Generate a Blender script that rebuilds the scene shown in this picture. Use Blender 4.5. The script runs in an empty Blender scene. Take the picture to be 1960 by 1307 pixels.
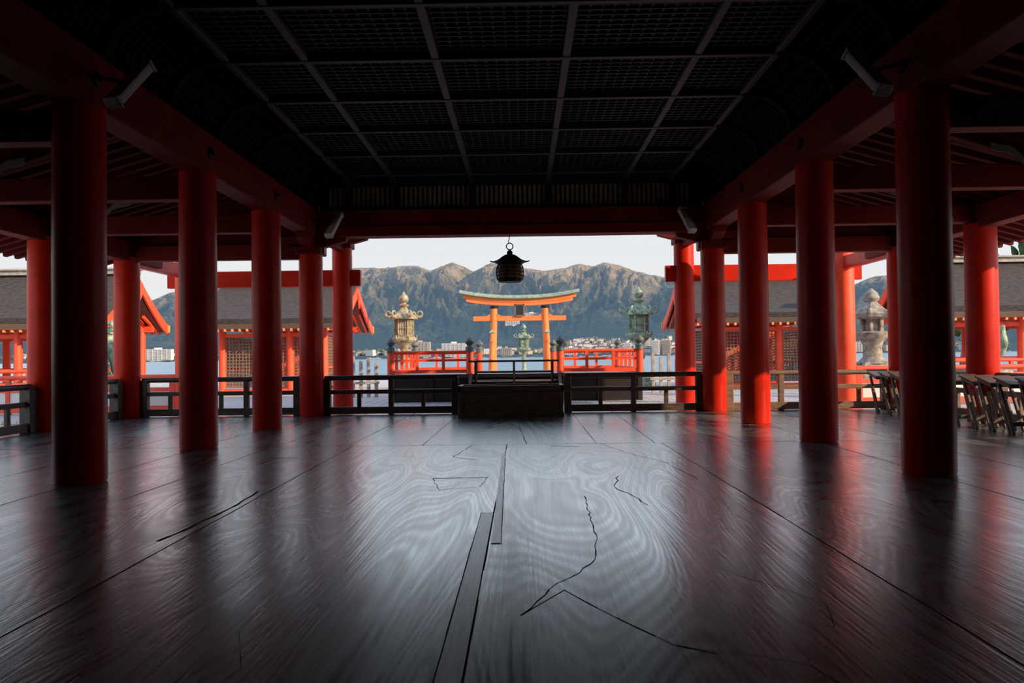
import bpy, bmesh, math, random
from mathutils import Vector, Matrix, noise, Euler
random.seed(4)
SC=bpy.context.scene
COL=SC.collection
SC.view_settings.view_transform='Standard'
SC.view_settings.look='None'
# ---------------------------------------------------------------- materials
def mk(name,col,rough=.5,var=.2,scale=4,bump=0.0,metal=0,stretch=(1,1,1),col2=None,detail=4,spec=None,bd=.02,coat=0):
    m=bpy.data.materials.new(name); m.use_nodes=True
    nt=m.node_tree; N=nt.nodes; L=nt.links
    p=N['Principled BSDF']
    tc=N.new('ShaderNodeTexCoord'); mp=N.new('ShaderNodeMapping'); mp.inputs['Scale'].default_value=stretch
    L.new(tc.outputs['Object'],mp.inputs['Vector'])
    no=N.new('ShaderNodeTexNoise'); no.inputs['Scale'].default_value=scale; no.inputs['Detail'].default_value=detail
    L.new(mp.outputs['Vector'],no.inputs['Vector'])
    cr=N.new('ShaderNodeValToRGB'); e=cr.color_ramp.elements
    if col2 is None:
        a=[c*(1-var) for c in col]; b=[min(1,c*(1+var)) for c in col]
    else: a,b=col,col2
    e[0].position=.32; e[0].color=(*a,1); e[1].position=.68; e[1].color=(*b,1)
    L.new(no.outputs['Fac'],cr.inputs['Fac']); L.new(cr.outputs['Color'],p.inputs['Base Color'])
    p.inputs['Roughness'].default_value=rough; p.inputs['Metallic'].default_value=metal
    if spec is not None: p.inputs['Specular IOR Level'].default_value=spec
    if coat:
        p.inputs['Coat Weight'].default_value=coat;p.inputs['Coat Roughness'].default_value=.22;p.inputs['Coat IOR'].default_value=1.65
    if bump:
        bp=N.new('ShaderNodeBump'); bp.inputs['Strength'].default_value=bump; bp.inputs['Distance'].default_value=bd
        L.new(no.outputs['Fac'],bp.inputs['Height']); L.new(bp.outputs['Normal'],p.inputs['Normal'])
    return m
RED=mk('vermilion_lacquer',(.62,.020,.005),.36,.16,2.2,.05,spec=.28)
REDB=mk('shaded_beam_vermilion',(.17,.009,.004),.6,.22,3,.1,spec=.18)  # darker copy of the vermilion, with indoor shade put into its colour
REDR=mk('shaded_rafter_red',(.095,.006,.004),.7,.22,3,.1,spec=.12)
REDS=mk('sunlit_vermilion',(.92,.085,.028),.5,.15,2,.05)  # brighter copy of the vermilion, outdoor sunlight put into its colour
ORANGE=mk('torii_orange',(.98,.19,.035),.55,.12,.4)
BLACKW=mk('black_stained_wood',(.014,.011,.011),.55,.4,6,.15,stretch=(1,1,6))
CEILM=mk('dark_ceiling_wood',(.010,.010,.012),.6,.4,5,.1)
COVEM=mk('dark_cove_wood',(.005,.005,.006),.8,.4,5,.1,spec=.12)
CEILR=mk('ceiling_rib_wood',(.045,.045,.050),.5,.3,5,.1)
SLATM=mk('weathered_slat',(.26,.20,.165),.6,.3,8,.1)
DKWOOD=mk('dark_rail_wood',(.085,.057,.044),.42,.4,5,.15,stretch=(1,4,4))
BOXW=mk('offertory_box_wood',(.13,.078,.054),.45,.45,4,.15,stretch=(1,5,8))
BRWOOD=mk('brown_wood',(.20,.12,.08),.55,.35,5,.15,stretch=(1,4,4))
STOOLW=mk('stool_wood',(.11,.075,.055),.5,.35,5,.15,stretch=(1,4,4))
PALE=mk('pale_weathered_wood',(.34,.30,.26),.7,.25,6,.1)
WHITE=mk('white_plaster',(.72,.70,.68),.8,.06,3)
SCROLLM=mk('dimmed_plaster',(.22,.19,.18),.9,.15,3)  # white plaster darkened in its colour so the scrolls look dim
BARK=mk('cypress_bark_thatch',(.022,.018,.019),.9,.5,12,.8,col2=(.085,.066,.062),stretch=(.5,2,5),bd=.06)
BARKE=mk('bark_edge',(.16,.10,.07),.9,.3,20,.3,stretch=(.5,.5,8))
GOLD=mk('yellow_tip',(.62,.30,.07),.5,.1,5)
BRONZE=mk('green_bronze',(.09,.14,.09),.5,.4,7,.3,col2=(.34,.41,.28),metal=.1)
BRONZEG=mk('sunlit_bronze',(.19,.155,.09),.5,.4,7,.3,col2=(.47,.40,.25),metal=.1)  # bronze for the sunlit lantern, warm sunlight put into its colour
DKPAT=mk('dark_patina_cap',(.07,.08,.075),.5,.4,9,.2,col2=(.16,.18,.16))
IRON=mk('black_iron',(.012,.011,.012),.5,.3,10,.1,metal=.6)
LATT=mk('lattice_wood',(.20,.12,.08),.6,.3,10,.1)
LPAPER=mk('lantern_inner',(.26,.09,.055),.8,.2,5)
STONE=mk('granite',(.15,.13,.11),.85,.25,7,.5,col2=(.42,.36,.29))
GREYM=mk('lamp_metal',(.50,.51,.49),.4,.1,8)
GLASSM=mk('lamp_cover',(.80,.82,.80),.15,.06,5,spec=.8)
TUBEM=mk('lamp_tube',(.85,.87,.88),.3,.05,5)
FOLI=mk('pine_foliage',(.02,.05,.012),.9,.4,2,.5,col2=(.07,.12,.03))
TRUNK=mk('trunk_bark',(.08,.06,.045),.9,.3,6,.5)
HW=mk('house_white',(.50,.47,.44),.8,.1,.1)
HA=mk('apartment_white',(.66,.61,.56),.8,.08,.1)
HT=mk('house_tan',(.42,.33,.26),.8,.1,.1)
HG=mk('house_roof_grey',(.13,.14,.17),.8,.2,.2)
HWIN=mk('window_band',(.24,.26,.30),.4,.2,.3)
SHTREE=mk('shore_trees_green',(.05,.075,.06),.95,.4,.05,col2=(.12,.13,.085))
DECKM=mk('deck_planks_weathered',(.44,.40,.38),.6,.3,6,.2,stretch=(8,.6,1))
TORROOF=mk('torii_roof_bark',(.24,.30,.22),.9,.3,1.5,.3)
# floor material
def floor_mat():
    m=bpy.data.materials.new('polished_camphor_floor'); m.use_nodes=True
    nt=m.node_tree;N=nt.nodes;L=nt.links;p=N['Principled BSDF']
    tc=N.new('ShaderNodeTexCoord'); sp=N.new('ShaderNodeSeparateXYZ'); L.new(tc.outputs['Object'],sp.inputs[0])
    def M(op,a,b=None,c=None):
        n=N.new('ShaderNodeMath'); n.operation=op
        for i,v in enumerate((a,b,c)):
            if v is None: continue
            if isinstance(v,(int,float)): n.inputs[i].default_value=v
            else: L.new(v,n.inputs[i])
        return n.outputs[0]
    ix=M('FLOOR',M('DIVIDE',sp.outputs['X'],2.0))
    iy=M('FLOOR',M('DIVIDE',M('SUBTRACT',sp.outputs['Y'],10.45),14.0))
    cid=M('ADD',M('MULTIPLY',ix,7.31),M('MULTIPLY',iy,3.77))
    cx=M('ADD',sp.outputs['X'],cid); cy=M('ADD',M('MULTIPLY',sp.outputs['Y'],.15),M('MULTIPLY',ix,2.3))
    cb=N.new('ShaderNodeCombineXYZ'); L.new(cx,cb.inputs[0]);L.new(cy,cb.inputs[1]);L.new(cid,cb.inputs[2])
    n1=N.new('ShaderNodeTexNoise'); n1.inputs['Scale'].default_value=.95;n1.inputs['Detail'].default_value=1.7;n1.inputs['Roughness'].default_value=.36;n1.inputs['Distortion'].default_value=.38
    L.new(cb.outputs[0],n1.inputs['Vector'])
    ring=M('ADD',M('MULTIPLY',M('SINE',M('MULTIPLY',n1.outputs['Fac'],430)),.5),.5)
    ring2=M('ADD',M('MULTIPLY',M('SINE',M('MULTIPLY',n1.outputs['Fac'],143)),.5),.5)
    cb2=N.new('ShaderNodeCombineXYZ'); L.new(M('MULTIPLY',cx,28),cb2.inputs[0]);L.new(M('MULTIPLY',sp.outputs['Y'],.7),cb2.inputs[1]);L.new(cid,cb2.inputs[2])
    n2=N.new('ShaderNodeTexNoise'); n2.inputs['Scale'].default_value=1.9;n2.inputs['Detail'].default_value=5;n2.inputs['Roughness'].default_value=.55;L.new(cb2.outputs[0],n2.inputs['Vector'])
    n3=N.new('ShaderNodeTexNoise'); n3.inputs['Scale'].default_value=1.8;n3.inputs['Detail'].default_value=6;n3.inputs['Roughness'].default_value=.6;L.new(cb.outputs[0],n3.inputs['Vector'])
    f=M('ADD',M('ADD',M('MULTIPLY',ring,.16),M('MULTIPLY',ring2,.12)),M('ADD',M('MULTIPLY',n2.outputs['Fac'],.50),M('MULTIPLY',n3.outputs['Fac'],.64)))
    cr=N.new('ShaderNodeValToRGB');e=cr.color_ramp.elements
    e[0].position=.42;e[0].color=(.011,.017,.019,1);e[1].position=.95;e[1].color=(.27,.335,.355,1)
    x=e.new(.68);x.color=(.070,.100,.108,1)
    L.new(f,cr.inputs['Fac']);L.new(cr.outputs['Color'],p.inputs['Base Color'])
    r=M('MAXIMUM',M('SUBTRACT',M('MULTIPLY',f,.70),.18),.14)
    L.new(r,p.inputs['Roughness'])
    bp=N.new('ShaderNodeBump');bp.inputs['Strength'].default_value=.42;bp.inputs['Distance'].default_value=.003
    h=M('ADD',M('ADD',M('MULTIPLY',ring,.14),M('MULTIPLY',n2.outputs['Fac'],1.0)),M('ADD',M('MULTIPLY',n3.outputs['Fac'],3.4),M('MULTIPLY',ring2,.16)))
    L.new(h,bp.inputs['Height']);L.new(bp.outputs['Normal'],p.inputs['Normal'])
    L.new(bp.outputs['Normal'],p.inputs['Coat Normal'])
    p.inputs['Specular IOR Level'].default_value=.75
    p.inputs['Coat Weight'].default_value=.9;p.inputs['Coat Roughness'].default_value=.21;p.inputs['Coat IOR'].default_value=1.68
    p.inputs['Coat Tint'].default_value=(.92,.98,1,1)
    return m
FLOORM=floor_mat()
PATCHM=mk('floor_patch_wood',(.66,.74,.78),.45,.22,3,.1,stretch=(14,.8,1),spec=.8,coat=.6)
CRACKM=mk('crack_black',(.006,.006,.006),.9,.2,5,spec=.1)
def sea_mat():
    m=mk('sea_water',(.05,.15,.22),.18,.2,.02,col2=(.10,.24,.33))
    nt=m.node_tree;N=nt.nodes;L=nt.links;p=N['Principled BSDF']
    tc=N.new('ShaderNodeTexCoord');mp=N.new('ShaderNodeMapping');mp.inputs['Scale'].default_value=(.5,1,1)
    L.new(tc.outputs['Object'],mp.inputs[0])
    n=N.new('ShaderNodeTexNoise');n.inputs['Scale'].default_value=.8;n.inputs['Detail'].default_value=5
    L.new(mp.outputs[0],n.inputs['Vector'])
    b=N.new('ShaderNodeBump');b.inputs['Strength'].default_value=.9;b.inputs['Distance'].default_value=.4
    L.new(n.outputs['Fac'],b.inputs['Height']);L.new(b.outputs[0],p.inputs['Normal'])
    return m
SEAM=sea_mat()
def mtn_mat():
    m=bpy.data.materials.new('forested_mountain');m.use_nodes=True
    nt=m.node_tree;N=nt.nodes;L=nt.links;p=N['Principled BSDF']
    tc=N.new('ShaderNodeTexCoord');sp=N.new('ShaderNodeSeparateXYZ');L.new(tc.outputs['Object'],sp.inputs[0])
    def NO(sc,det,ro):
        n=N.new('ShaderNodeTexNoise');n.inputs['Scale'].default_value=sc;n.inputs['Detail'].default_value=det;n.inputs['Roughness'].default_value=ro
        L.new(tc.outputs['Object'],n.inputs['Vector']);return n
    n=NO(.006,6,.6);n2=NO(.05,8,.75)
    mr=N.new('ShaderNodeMapRange');mr.inputs['From Min'].default_value=80;mr.inputs['From Max'].default_value=390
    L.new(sp.outputs['Z'],mr.inputs['Value'])
    def MA(a,m_,c,src2=None):
        x=N.new('ShaderNodeMath');x.operation='MULTIPLY_ADD';L.new(a,x.inputs[0]);x.inputs[1].default_value=m_
        if src2 is not None: L.new(src2,x.inputs[2])
        else: x.inputs[2].default_value=c
        return x.outputs[0]
    a1=MA(n.outputs['Fac'],1.9,-1.85)
    a2=MA(n2.outputs['Fac'],1.8,0,a1)
    ad2=N.new('ShaderNodeMath');ad2.operation='ADD';L.new(a2,ad2.inputs[0]);L.new(mr.outputs[0],ad2.inputs[1])
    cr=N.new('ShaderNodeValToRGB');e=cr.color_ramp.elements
    e[0].position=.05;e[0].color=(.026,.048,.040,1);e[1].position=1.0;e[1].color=(.42,.31,.19,1)  # tan higher up: bare ridges plus sunlit warmth put into the colour
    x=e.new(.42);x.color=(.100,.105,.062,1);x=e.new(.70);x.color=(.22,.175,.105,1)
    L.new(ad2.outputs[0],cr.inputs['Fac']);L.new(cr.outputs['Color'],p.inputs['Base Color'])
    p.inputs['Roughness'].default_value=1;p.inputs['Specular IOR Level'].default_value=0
    p.inputs['Emission Color'].default_value=(.066,.106,.160,1);p.inputs['Emission Strength'].default_value=1  # blue aerial haze put in as an even emission
    b=N.new('ShaderNodeBump');b.inputs['Strength'].default_value=1.0;b.inputs['Distance'].default_value=28
    L.new(n2.outputs['Fac'],b.inputs['Height']);L.new(b.outputs[0],p.inputs['Normal'])
    return m
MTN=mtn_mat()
# ---------------------------------------------------------------- builder
class B:
    def __init__(s): s.v=[];s.f=[];s.m=[];s.mi=0
    def add(s,vs,fs,M=None):
        o=len(s.v)
        for v in vs:
            v=Vector(v)
            s.v.append(M@v if M else v)
        for f in fs: s.f.append([i+o for i in f]); s.m.append(s.mi)
        return s
    def box(s,c,d,rot=None):
        x,y,z=[k/2 for k in d]
        vs=[(-x,-y,-z),(x,-y,-z),(x,y,-z),(-x,y,-z),(-x,-y,z),(x,-y,z),(x,y,z),(-x,y,z)]
        M=Matrix.Translation(c)
        if rot: M=M@Euler(rot).to_matrix().to_4x4()
        return s.add(vs,[(3,2,1,0),(4,5,6,7),(0,1,5,4),(1,2,6,5),(2,3,7,6),(3,0,4,7)],M)
    def b2(s,x0,x1,y0,y1,z0,z1): return s.box(((x0+x1)/2,(y0+y1)/2,(z0+z1)/2),(abs(x1-x0),abs(y1-y0),abs(z1-z0)))
    def lathe(s,prof,n=32,c=(0,0,0),a0=0,M=None):
        vs=[];fs=[]
        for r,z in prof:
            for i in range(n):
                a=a0+2*math.pi*i/n; vs.append((c[0]+r*math.cos(a),c[1]+r*math.sin(a),c[2]+z))
        for k in range(len(prof)-1):
            for i in range(n):
                j=(i+1)%n; fs.append((k*n+i,k*n+j,(k+1)*n+j,(k+1)*n+i))
        fs.append(tuple(reversed(range(n)))); fs.append(tuple((len(prof)-1)*n+i for i in range(n)))
        return s.add(vs,fs,M)
    def bar(s,a,b,r,n=10,r2=None):
        return s.tube([a,b],[r,r if r2 is None else r2],n)
    def tube(s,path,r,n=8):
        P=[Vector(p) for p in path]; R=r if isinstance(r,(list,tuple)) else [r]*len(P)
        vs=[];fs=[]; up=None
        for k,p in enumerate(P):
            t=(P[min(k+1,len(P)-1)]-P[max(k-1,0)]).normalized()
            if up is None: up=Vector((0,0,1)) if abs(t.z)<.9 else Vector((1,0,0))
            u=up-t*up.dot(t); u.normalize(); up=u; w=t.cross(u)
            for i in range(n):
                a=2*math.pi*i/n; vs.append(p+(u*math.cos(a)+w*math.sin(a))*R[k])
        for k in range(len(P)-1):
            for i in range(n):
                j=(i+1)%n; fs.append((k*n+i,k*n+j,(k+1)*n+j,(k+1)*n+i))
        fs.append(tuple(reversed(range(n)))); fs.append(tuple((len(P)-1)*n+i for i in range(n)))
        return s.add(vs,fs)
    def beam(s,a,b,w,h):
        a=Vector(a);b=Vector(b);t=(b-a);Ln=t.length;t.normalize()
        up=Vector((0,0,1)) if abs(t.z)<.95 else Vector((0,1,0))
        sd=t.cross(up).normalized();u=sd.cross(t)
        M=Matrix((sd,t,u)).transposed().to_4x4();M.translation=(a+b)/2
        x,y,z=w/2,Ln/2,h/2
        vs=[(-x,-y,-z),(x,-y,-z),(x,y,-z),(-x,y,-z),(-x,-y,z),(x,-y,z),(x,y,z),(-x,y,z)]
        return s.add(vs,[(3,2,1,0),(4,5,6,7),(0,1,5,4),(1,2,6,5),(2,3,7,6),(3,0,4,7)],M)
    def prism(s,poly,a,b,ax='x'):
        n=len(poly);vs=[]
        for t in (a,b):
            for p,q in poly:
                vs.append({'x':(t,p,q),'y':(p,t,q),'z':(p,q,t)}[ax])
        fs=[tuple(range(n)),tuple(reversed(range(n,2*n)))]+[(i,i+n,(i+1)%n+n,(i+1)%n) for i in range(n)]
        return s.add(vs,fs)
    def lattice(s,x0,x1,z0,z1,y,nx,nz,t,d):
        for i in range(nx+1):
            x=x0+(x1-x0)*i/nx; s.b2(x-t/2,x+t/2,y-d/2,y+d/2,z0,z1)
        for i in range(nz+1):
            z=z0+(z1-z0)*i/nz; s.b2(x0,x1,y-d/2-.004,y+d/2+.004,z-t/2,z+t/2)
        return s
    def obj(s,name,mat,parent=None,loc=None,smooth=False,bev=0,label=None,cat=None,kind=None,group=None,rz=0):
        me=bpy.data.meshes.new(name); me.from_pydata([tuple(v) for v in s.v],[],s.f)
        mats=mat if isinstance(mat,(list,tuple)) else [mat]
        for m in mats: me.materials.append(m)
        if len(mats)>1: me.polygons.foreach_set('material_index',s.m)
        bm=bmesh.new();bm.from_mesh(me);bmesh.ops.recalc_face_normals(bm,faces=bm.faces);bm.to_mesh(me);bm.free()
        if smooth:
            me.shade_smooth(); me.set_sharp_from_angle(angle=math.radians(38))
        o=bpy.data.objects.new(name,me); COL.objects.link(o)
        if parent: o.parent=parent
        if loc: o.location=loc
        if rz: o.rotation_euler[2]=rz
        if bev:
            b=o.modifiers.new('bevel','BEVEL');b.width=bev;b.segments=2;b.limit_method='ANGLE'
        if label: o['label']=label
        if cat: o['category']=cat
        if kind: o['kind']=kind
        if group: o['group']=group
        return o
def root(name,label,cat,loc=(0,0,0),rz=0,group=None):
    o=bpy.data.objects.new(name,None);o.empty_display_size=.2;COL.objects.link(o)
    o.location=loc;o.rotation_euler[2]=rz;o['label']=label;o['category']=cat
    if group:o['group']=group
    return o
def dup(o,loc=None,rz=None,parent=None,label=None,scale=None):
    c=o.copy();COL.objects.link(c)
    if parent: c.parent=parent
    if loc is not None:c.location=loc
    if rz is not None:c.rotation_euler[2]=rz
    if scale is not None:c.scale=scale
    if label:c['label']=label
    for k in list(o.children): dup(k,parent=c)
    return c
# ---------------------------------------------------------------- floor
b=B(); b.mi=0; b.b2(-8.9,8.9,-4.2,16.7,-.25,0)
def strip(pts,w):
    b.mi=1
    for i in range(len(pts)-1):
        p=Vector((*pts[i],0));q=Vector((*pts[i+1],0));t=(q-p).normalized();n=Vector((-t.y,t.x,0))
        ww=w*(.6+.8*random.random())/2; z=.0012
        p2=p-t*w*.3;q2=q+t*w*.3
        vs=[p2-n*ww,p2+n*ww,q2+n*ww,q2-n*ww]
        b.add([(v.x,v.y,z) for v in vs],[(0,3,2,1)])
def crack(pts,w,jit=.02,step=.12):
    out=[]
    for i in range(len(pts)-1):
        p=Vector(pts[i]);q=Vector(pts[i+1]);k=max(1,int((q-p).length/step))
        for j in range(k):
            o=p.lerp(q,j/k); 
            if out: o=o+Vector((random.uniform(-jit,jit),random.uniform(-jit,jit)))
            out.append(tuple(o))
    out.append(tuple(pts[-1])); strip(out,w)
for x in (-8,-6,-4,-2,0,2,4,6,8):
    w=.008
    if x==0:
        crack([(-.016,-4),(-.016,5.9),(-.005,10.45)],.009,.002,.5)
        crack([(-.124,1.8),(-.108,5.92),(-.014,5.92)],.007,.001,.5)
        crack([(.004,4.93),(.064,4.93),(-.006,9.5)],.006,.001,.5)
    else: crack([(x,-4),(x+.02,3),(x-.01,10.45)],w,.005,.5)
    crack([(x+random.uniform(-.25,.25) if x else .25,10.45),(x,16.6)],.009,.006,.5)
crack([(-8.8,10.45),(8.8,10.45)],.011,.008,.5)
for x,y0,y1 in ((-1.1,10.45,16.6),(1.15,10.45,16.6),(-3,10.45,16.6),(3.05,10.45,16.6),(-5,4.6,16),(5.05,4.6,16),(-3.1,6.6,10.4)):
    crack([(x,y0),(x+.03,y1)],.008,.008,.6)
crack([(.70,6.56),(.67,5.71),(.654,5.06),(.60,4.54),(.487,4.27),(.37,4.07),(.187,3.58)],.006,.012,.09)
crack([(.187,3.58),(.40,3.96)],.004,.004); crack([(.40,3.96),(.60,3.54),(.80,3.2),(.95,3.1)],.005,.006)
crack([(1.10,7.63),(.99,6.95),(1.08,6.56),(1.15,6.15)],.008,.02)
crack([(-.65,7.6),(-.137,7.63)],.024,.006); crack([(-.65,7.6),(-.53,6.95),(-.18,7.1),(-.137,7.63)],.005,.01)
crack([(-2.12,5.1),(-2.08,5.5),(-2.06,6.37),(-2.10,6.97)],.022,.010)
crack([(-.45,10.4),(-.6,9.2),(-.3,8.9)],.008,.02); crack([(1.3,4.2),(1.6,3.7),(1.5,3.4)],.003,.02)
crack([(.55,10.2),(.9,10.1)],.03,.01); crack([(-1.3,9.4),(-.9,9.1)],.006,.02); crack([(2.7,7.2),(3.1,7.0)],.007,.01)
crack([(3.4,8.9),(4.6,8.8)],.008,.01); crack([(-2.9,9.3),(-2.4,9.25)],.02,.01); crack([(1.2,10.4),(1.45,9.3),(1.7,8.6),(1.8,7.4)],.006,.012)
crack([(-1.0,3.4),(-.85,3.0),(-.9,2.7)],.003,.01);crack([(.8,3.2),(1.25,3.0),(1.3,2.8)],.004,.012)
b.obj('floor',[FLOORM,CRACKM],kind='structure',label='dark polished old timber floor of very wide planks')
def patch(x0,x1,y0,y1,x2=None,x3=None):
    q=B(); x2=x0 if x2 is None else x2; x3=x1 if x3 is None else x3
    q.add([(x0,y0,0),(x1,y0,0),(x3,y1,0),(x2,y1,0),(x0,y0,.003),(x1,y0,.003),(x3,y1,.003),(x2,y1,.003)],[(4,5,6,7),(0,1,5,4),(1,2,6,5),(2,3,7,6),(3,0,4,7)])
    return q
patch(-.120,-.022,2.0,5.9,-.105,-.020).obj('floor_patch_strip',PATCHM,label='long pale grey repair board set along the central floor seam',cat='floor patch',group='floor repair boards')
patch(.004,.060,4.95,9.5,-.048,-.010).obj('floor_patch_strip',PATCHM,label='slim pale repair board tapering along the floor seam',cat='floor patch',group='floor repair boards')
# ---------------------------------------------------------------- columns
ROWS=[-.8,2.0,4.8,7.6,10.4,13.2,16.0]
def colmesh(h,r=.236):
    q=B();q.lathe([(r-.015,0),(r,.02),(r,h*.6),(r*.985,h)],48);return q
c0=colmesh(3.57).obj('column',RED,loc=(-4,7.6,0),smooth=True,label='thick round vermilion lacquered column on the dark timber floor',cat='column',group='inner columns of the hall')
for y in ROWS[:-1]:
    for sx in (-1,1):
        if (sx,y)==(-1,7.6): continue
        dup(c0,(4*sx,y,0))
c4=colmesh(3.23,.235).obj('column',RED,loc=(-4,16,0),smooth=True,label='round vermilion column carrying the front lintel beside the dark railing',cat='column',group='inner columns of the hall')
q=B();q.b2(-.26,.26,-.26,.26,3.2,3.36);q.obj('bearing_block',REDB,c4,bev=.02)
q=B();q.prism([(-.75,3.57),(-.72,3.46),(-.3,3.35),(.3,3.35),(.72,3.46),(.75,3.57)],-.11,.11,'y');q.obj('bracket_arm',REDB,c4,bev=.01)
q=B();q.prism([(-.75,3.57),(-.72,3.46),(-.3,3.35),(.3,3.35),(.72,3.46),(.75,3.57)],-.11,.11,'x');q.obj('bracket_arm',REDB,c4,bev=.01)
q=B();q.b2(.27,.30,-.09,.09,3.22,3.48);q.obj('end_plate',WHITE,c4,bev=.01)
c4r=dup(c4,(4,16,0),rz=math.pi)
co=colmesh(3.2,.245).obj('column',RED,loc=(-7.7,16,0),smooth=True,label='round vermilion outer column beside the side aisle railing',cat='column',group='outer columns of the hall')
for y in ROWS:
    for sx in (-1,1):
        if (sx,y)==(-1,16.0) or y<3: continue
        dup(co,(7.7*sx,y,0))
for sx in (-1,1):
    for X in (4,7.7):
        h=3.72 if X==4 else 3.5
        c=colmesh(h+.1,.235).obj('column',REDS if X>5 else RED,loc=(X*sx,18.8,-.098),smooth=True,label='round vermilion eave column standing on the open terrace deck',cat='column',group='eave columns of the terrace')  # outer pair takes the red with sunlight in its colour
        q=B();q.b2(-.25,.25,-.25,.25,h+.08,h+.22);q.obj('bearing_block',REDB,c,bev=.02)
        if X==4:
            q=B();q.prism([(-.62,h+.34),(-.60,h+.28),(-.3,h+.2),(.3,h+.2),(.60,h+.28),(.62,h+.34)],-.1,.1,'y');q.obj('bracket_arm',REDB,c,bev=.01)
# ---------------------------------------------------------------- beams
def beamobj(x0,x1,y0,y1,z0,z1,label,mat=REDB,name='roof_beam',cat='beam',group=None):
    cx,cy,cz=(x0+x1)/2,(y0+y1)/2,z0
    q=B();q.b2(x0-cx,x1-cx,y0-cy,y1-cy,0,z1-z0)
    return q.obj(name,mat,loc=(cx,cy,cz),bev=.012,label=label,cat=cat,group=group)
for sx in (-1,1):
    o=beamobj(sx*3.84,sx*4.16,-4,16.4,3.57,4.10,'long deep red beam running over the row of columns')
    for y in ROWS[2:]:
        q=B(); M=Matrix.Rotation(math.pi/2,4,'Y')
        q.lathe([(.075,-.02),(.075,.02),(.035,.03),(.03,.055)],6,M=Matrix.Translation((-sx*.165,y-6.2,.27))@M)
        q.obj('iron_rosette',IRON,o)
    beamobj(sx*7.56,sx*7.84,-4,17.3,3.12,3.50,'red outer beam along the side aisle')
    for y in ROWS[1:]:
        z0=3.22 if y<16 else 3.12
        if y<3: continue
        a,bb=sorted((sx*4.1,sx*7.62))
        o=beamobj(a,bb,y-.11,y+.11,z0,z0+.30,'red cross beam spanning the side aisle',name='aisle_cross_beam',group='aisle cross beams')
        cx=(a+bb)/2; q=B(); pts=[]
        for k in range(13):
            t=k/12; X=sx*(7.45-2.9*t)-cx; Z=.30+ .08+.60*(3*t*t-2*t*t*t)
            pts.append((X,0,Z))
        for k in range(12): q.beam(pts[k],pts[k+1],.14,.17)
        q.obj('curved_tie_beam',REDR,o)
        if y in (10.4,13.2):
            q=B(); sp=[]
            for k in range(15):
                t=k/14; X=sx*(7.2-1.0*t)-cx; Z=.02+.50*(3*t*t-2*t*t*t)
                sp.append((X,Z+.05+.02*math.sin(6*math.pi*t)))
            lo=[(X,Z-.09) for k,(X,Z) in enumerate(sp)]
            q.prism(sp+lo[::-1],-.14,-.11,'y'); q.obj('plaster_scroll',SCROLLM,o)
    q=B();q.prism([(sx*4.1,3.42),(sx*7.9,3.42),(sx*7.9,3.46),(sx*4.1,4.55)],15.98,16.04,'y')
    q.obj('wall_gable_%s'%('left' if sx<0 else 'right'),REDR,kind='structure',label='red boarded infill above the aisle cross beam')
# front lintel
lr=root('front_lintel','wide red double lintel beam across the front opening','beam',(0,16,3.54))
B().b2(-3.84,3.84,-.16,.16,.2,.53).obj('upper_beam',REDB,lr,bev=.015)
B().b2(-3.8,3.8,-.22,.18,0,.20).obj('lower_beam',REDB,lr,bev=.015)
# eave beams, outer
beamobj(-8.3,8.3,18.66,18.94,4.0,4.2,'red eave beam carried on terrace columns')
for sx in (-1,1):
    a,bb=sorted((sx*3.56,sx*8.1))
    beamobj(a,bb,18.72,18.88,2.82,3.20,'red tie beam passing through the terrace columns',RED)
    beamobj(sx*3.92,sx*4.08,16.1,18.9,3.62,3.85,'short red beam joining hall and terrace columns')
    beamobj(sx*7.62,sx*7.78,16.1,18.9,3.05,3.35,'short red beam joining hall and terrace columns',RED)
# ---------------------------------------------------------------- ceiling
ZC=4.62
q=B(); q.b2(-3.3,3.3,-4,16.1,4.74,4.84)
n=int(6.4/.125)
for i in range(n+1):
    x=-3.2+6.4*i/n; q.b2(x-.014,x+.014,-3.9,16.05,4.67,4.70)
n=int(19.9/.125)
for i in range(n+1):
    y=-3.9+19.95*i/n; q.b2(-3.2,3.2,y-.014,y+.014,4.66,4.69)
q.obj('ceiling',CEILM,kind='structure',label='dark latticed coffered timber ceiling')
for x in (-3.2,-2.28,-.76,.76,2.28,3.2):
    beamobj(x-.045,x+.045,-4,16.02,4.60,4.68,'slim weathered rib running the length of the coffered ceiling',CEILR,'ceiling_rib','ceiling rib','ceiling ribs')
ty=[9.3+1.48*k for k in range(-8,5)]
for y in ty:
    beamobj(-3.2,3.2,y-.04,y+.04,4.592,4.672,'slim weathered rib crossing the coffered ceiling',CEILR,'ceiling_rib','ceiling rib','ceiling ribs')
for k,sx in enumerate((-1,1)):
    q=B()
    def arc(a,d=0): return (sx*(3.2+(.64+d)*math.cos(a)),4.10+(.52+d)*math.sin(a))
    prof=[arc(math.pi/2*i/10,.05) for i in range(11)]; out=[arc(math.pi/2*i/10,.12) for i in range(11)]
    q.prism(prof+out[::-1],-4,16.1,'y')
    y=-3.9
    while y<16.05:
        big=min(abs(y-t) for t in ty)<.07
        w=.05 if big else .016; dd=-.03 if big else 0.01
        pr=[arc(math.pi/2*i/10,dd) for i in range(11)]; ou=[arc(math.pi/2*i/10,.055) for i in range(11)]
        q.prism(pr+ou[::-1],y-w,y+w,'y'); y+=.123
    for i in (2,4,6,8):
        a=math.pi/2*i/10; X,Z=arc(a,.03); q.box((X,6.05,Z),(.03,20,.03))
    q.obj('trim_%d'%(k+1),COVEM,kind='structure',label='curved ribbed cove between beam and ceiling')
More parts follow.
